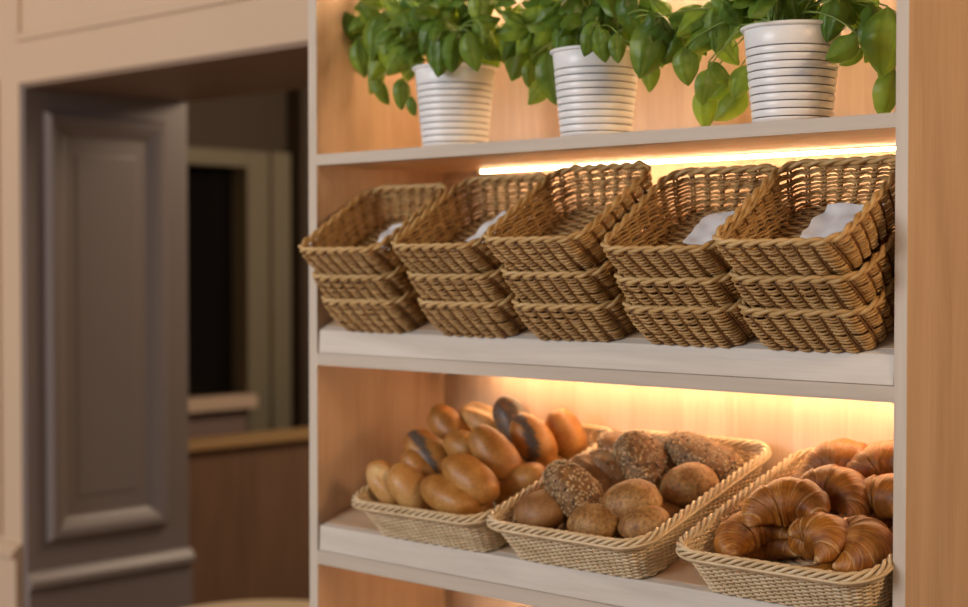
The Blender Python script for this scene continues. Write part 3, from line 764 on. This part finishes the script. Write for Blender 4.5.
plants = [ # pot centre px, leaves: (px, py, tip angle in degrees (90 = down), length px)
 (455, 'basil plant in a white ringed pot, leftmost of the three on the top shelf', [
  (361, 45, 95, 48), (362, 58, 80, 40), (377, 37, 95, 50), (392, 46, 100, 52), (384, 91, 60, 28), (403, 94, 95, 32), (372, 79, 110, 32), (414, 106, 80, 20), (408, 46, 85, 46),
  (412, 62, 105, 40), (424, 27, 60, 46), (436, 54, 85, 46), (456, 52, 95, 42), (444, 10, 95, 44), (466, 10, 80, 42), (473, 51, 75, 42), (488, 42, 70, 40), (483, 8, 90, 44), (399, 3, 200, 46), (402, 21, 150, 44),
  (358, 30, 160, 36), (385, 18, 170, 44), (420, 10, 110, 40), (446, 30, 100, 40), (462, 32, 60, 40), (480, 27, 30, 42), (498, 34, 20, 36), (430, 38, 120, 40), (398, 60, 120, 40), (374, 60, 100, 42)]),
 (596, 'basil plant in a white ringed pot, in the middle of the top shelf', [
  (513, 25, 170, 44), (515, 55, 100, 52), (510, 40, 120, 46), (531, 74, 85, 30), (537, 92, 120, 32), (553, 78, 80, 56), (543, 35, 120, 46), (531, 14, 160, 44), (566, 16, 110, 44), (578, 31, 95, 40), (591, 39, 100, 38),
  (601, 45, 80, 36), (610, 16, 85, 48), (633, 14, 70, 46), (651, 48, 105, 64), (649, 76, 90, 34), (665, 28, 40, 46), (624, 32, 60, 44), (587, 10, 95, 46), (548, 8, 140, 44), (642, 5, 40, 42), (562, 40, 100, 40), (540, 54, 95, 44), (618, 48, 80, 30), (526, 48, 110, 40), (660, 44, 75, 50)]),
 (792, 'basil plant in a white ringed pot, rightmost of the three and nearest the right panel', [
  (684, 14, 170, 46), (682, 43, 120, 44), (687, 66, 85, 40), (703, 40, 140, 44), (717, 27, 95, 50), (729, 50, 50, 40), (723, 73, 30, 36), (706, 88, 100, 38), (705, 108, 95, 44), (729, 103, 130, 46), (739, 82, 110, 36), (739, 19, 110, 46),
  (793, 9, 90, 36), (812, 15, 80, 40), (831, 20, 110, 46), (841, 46, 150, 40), (851, 56, 150, 28), (860, 14, 40, 46), (874, 8, 20, 44), (872, 44, 120, 40), (885, 42, 92, 70), (889, 70, 80, 40), (892, 96, 95, 52), (770, 6, 120, 40), (750, 6, 150, 44),
  (711, 8, 160, 44), (696, 24, 150, 46), (845, 5, 60, 44), (782, 2, 100, 40), (690, 58, 110, 36), (720, 88, 140, 34), (880, 24, 70, 46), (668, 46, 110, 40), (672, 26, 160, 40)]),
]
for pi_, (pcx, lab, leaves) in enumerate(plants):
    more = []
    rx = random.Random(50 + pi_)
    for (lx, ly, ang, ln) in leaves:
        if ly < 62 and rx.random() < 0.8: more.append((lx + rx.uniform(-16, 16), ly - rx.uniform(4, 26), ang + rx.uniform(-60, 60), ln * rx.uniform(0.6, 0.85)))
    leaves = leaves + more
    rr = random.Random(900 + pi_)
    c = at_y(pcx, 150, PY); base = Vector((c.x, PY, S_TOP[1] + 0.0005))
    root = thing('potted_basil', lab, 'potted plant', base, (0, 0, radians(rr.uniform(0, 360))), 'potted basil on the top shelf')
    root.rotation_euler = (0, 0, 0)
    make_pot(root)
    lb = MB(); sb = MB(); hub = Vector((0, 0, POT_H + 0.03)); px_m = lambda p: (p + base - CAM).dot(FW) / F
    def stem_to(p, r0=0.0016):
        a = Vector((rr.uniform(-0.035, 0.035), rr.uniform(-0.035, 0.035), 0.132))
        m = a.lerp(p, 0.5) + Vector((0, 0, 0.05 + 0.25 * max(0, 0.22 - p.z)))
        m.x *= 0.75; pts = []
        for k in range(9):
            t = k / 8; pts.append(a * (1 - t) ** 2 + m * 2 * t * (1 - t) + p * t * t)
        zmax = POT_H + 0.006
        for k, q in enumerate(pts):      # keep the stem over the rim of the pot
            if q.z < zmax and sqrt(q.x ** 2 + q.y ** 2) > POT_R - 0.012 and sqrt(q.x ** 2 + q.y ** 2) < POT_R + 0.008: q.z = zmax
        sb.tube(pts, [r0 * (1.3 - 0.6 * k / 8) for k in range(9)], 5)
    for (lx, ly, ang, ln) in leaves:
        Y = PY + rr.uniform(-0.075, 0.03)
        if abs(lx - pcx) < 33 and ly > 32: Y = PY - rr.uniform(0.082, 0.10)
        if lx > 855: Y = PY + rr.uniform(0.0, 0.05)
        if lx < 400 and pi_ == 0: Y = PY + rr.uniform(-0.05, 0.03)
        ctr = at_y(lx, ly, Y); dep = (ctr - CAM).dot(FW)
        L = ln * dep / F * 1.02; W = L * rr.uniform(0.60, 0.72)
        a = radians(ang + rr.uniform(-8, 8)); tip = RT * cos(a) - UP * sin(a)
        nrm = (-FW + UP * rr.uniform(0.1, 0.7) + RT * rr.uniform(-0.5, 0.5)).normalized()
        st = ctr - base - tip * (L * 0.5)
        add_leaf(lb, st, tip, nrm, L, W, rr.uniform(0.3, 0.9), rr); stem_to(st)
    for k in range(46):          # the body of the bush
        az = rr.uniform(0, 2 * pi); el = rr.uniform(0.05, 1.4); R = rr.uniform(0.05, 0.125)
        p = Vector((cos(az) * cos(el) * R * 1.15, sin(az) * cos(el) * R * 0.85, sin(el) * R * 1.5)) + Vector((0, 0, POT_H + 0.02))
        if p.x + base.x > SR - 0.07: p.x = SR - 0.07 - base.x
        p.z = min(p.z, 0.335)
        if p.x + base.x < SL + 0.08: p.x = SL + 0.08 - base.x
        if p.y + base.y > SY1 - 0.07: p.y = SY1 - 0.07 - base.y
        out = Vector((cos(az), sin(az), rr.uniform(-0.9, 0.3))).normalized()
        nrm = (Vector((cos(az) * 0.6, sin(az) * 0.6, 1.0)) + Vector((rr.uniform(-.4, .4), rr.uniform(-.4, .4), 0))).normalized()
        L = rr.uniform(0.05, 0.075)
        add_leaf(lb, p, out, nrm, L, L * rr.uniform(0.6, 0.72), rr.uniform(0.5, 1.2), rr)
        stem_to(p, 0.0015)
    lb.build('foliage', M['leaf'], root); sb.build('stems', M['stem'], root)

# ------------------------------------------------------------------ light
def area(name, loc, target, size, power, color, sy=None):
    l = bpy.data.lights.new(name, 'AREA'); l.energy = power; l.color = color; l.size = size
    if sy: l.shape = 'RECTANGLE'; l.size_y = sy
    o = bpy.data.objects.new(name, l); COL.objects.link(o); o.location = loc
    o.rotation_euler = (Vector(target) - Vector(loc)).to_track_quat('-Z', 'Y').to_euler(); return o
area('window_daylight', (-3.6, -2.6, 2.3), (-1.8, 2.0, 1.4), 2.2, 132, (0.97, 0.97, 1.0), 1.8)
area('ceiling_lamp_dining', (1.3, 1.3, 2.5), (-1.2, 2.1, 1.3), 0.6, 34, (1.0, 0.66, 0.37))
area('ceiling_lamp_entry', (-4.2, 0.2, 2.6), (-4.2, 2.3, 1.6), 0.7, 9, (1.0, 0.62, 0.36))
area('added_fill_far_room', (-3.0, 4.2, 2.5), (-4.4, 3.8, 0.9), 0.8, 30, (1.0, 0.78, 0.55))  # unseen fill light, added to brighten the counter and the room beyond
w = bpy.data.worlds.new('World'); scn.world = w; w.use_nodes = True
bg = w.node_tree.nodes['Background']; bg.inputs[0].default_value = (1.0, 0.86, 0.72, 1); bg.inputs[1].default_value = 0.22

# ------------------------------------------------------------------ camera
cd = bpy.data.cameras.new('Camera'); cam = bpy.data.objects.new('Camera', cd); COL.objects.link(cam)
cd.sensor_fit = 'HORIZONTAL'; cd.sensor_width = 36.0; cd.lens = 36.0 * F / 968.0
cam.matrix_world = Matrix(((RT.x, UP.x, -FW.x, CAM.x), (RT.y, UP.y, -FW.y, CAM.y), (RT.z, UP.z, -FW.z, CAM.z), (0, 0, 0, 1)))
cd.clip_start = 0.05
cd.dof.use_dof = True; cd.dof.focus_distance = 2.28; cd.dof.aperture_fstop = 2.6
scn.camera = cam
vs = scn.view_settings; vs.view_transform = 'Standard'; vs.look = 'None'; vs.gamma = 1.0; vs.exposure = 0.0; vs.use_curve_mapping = False
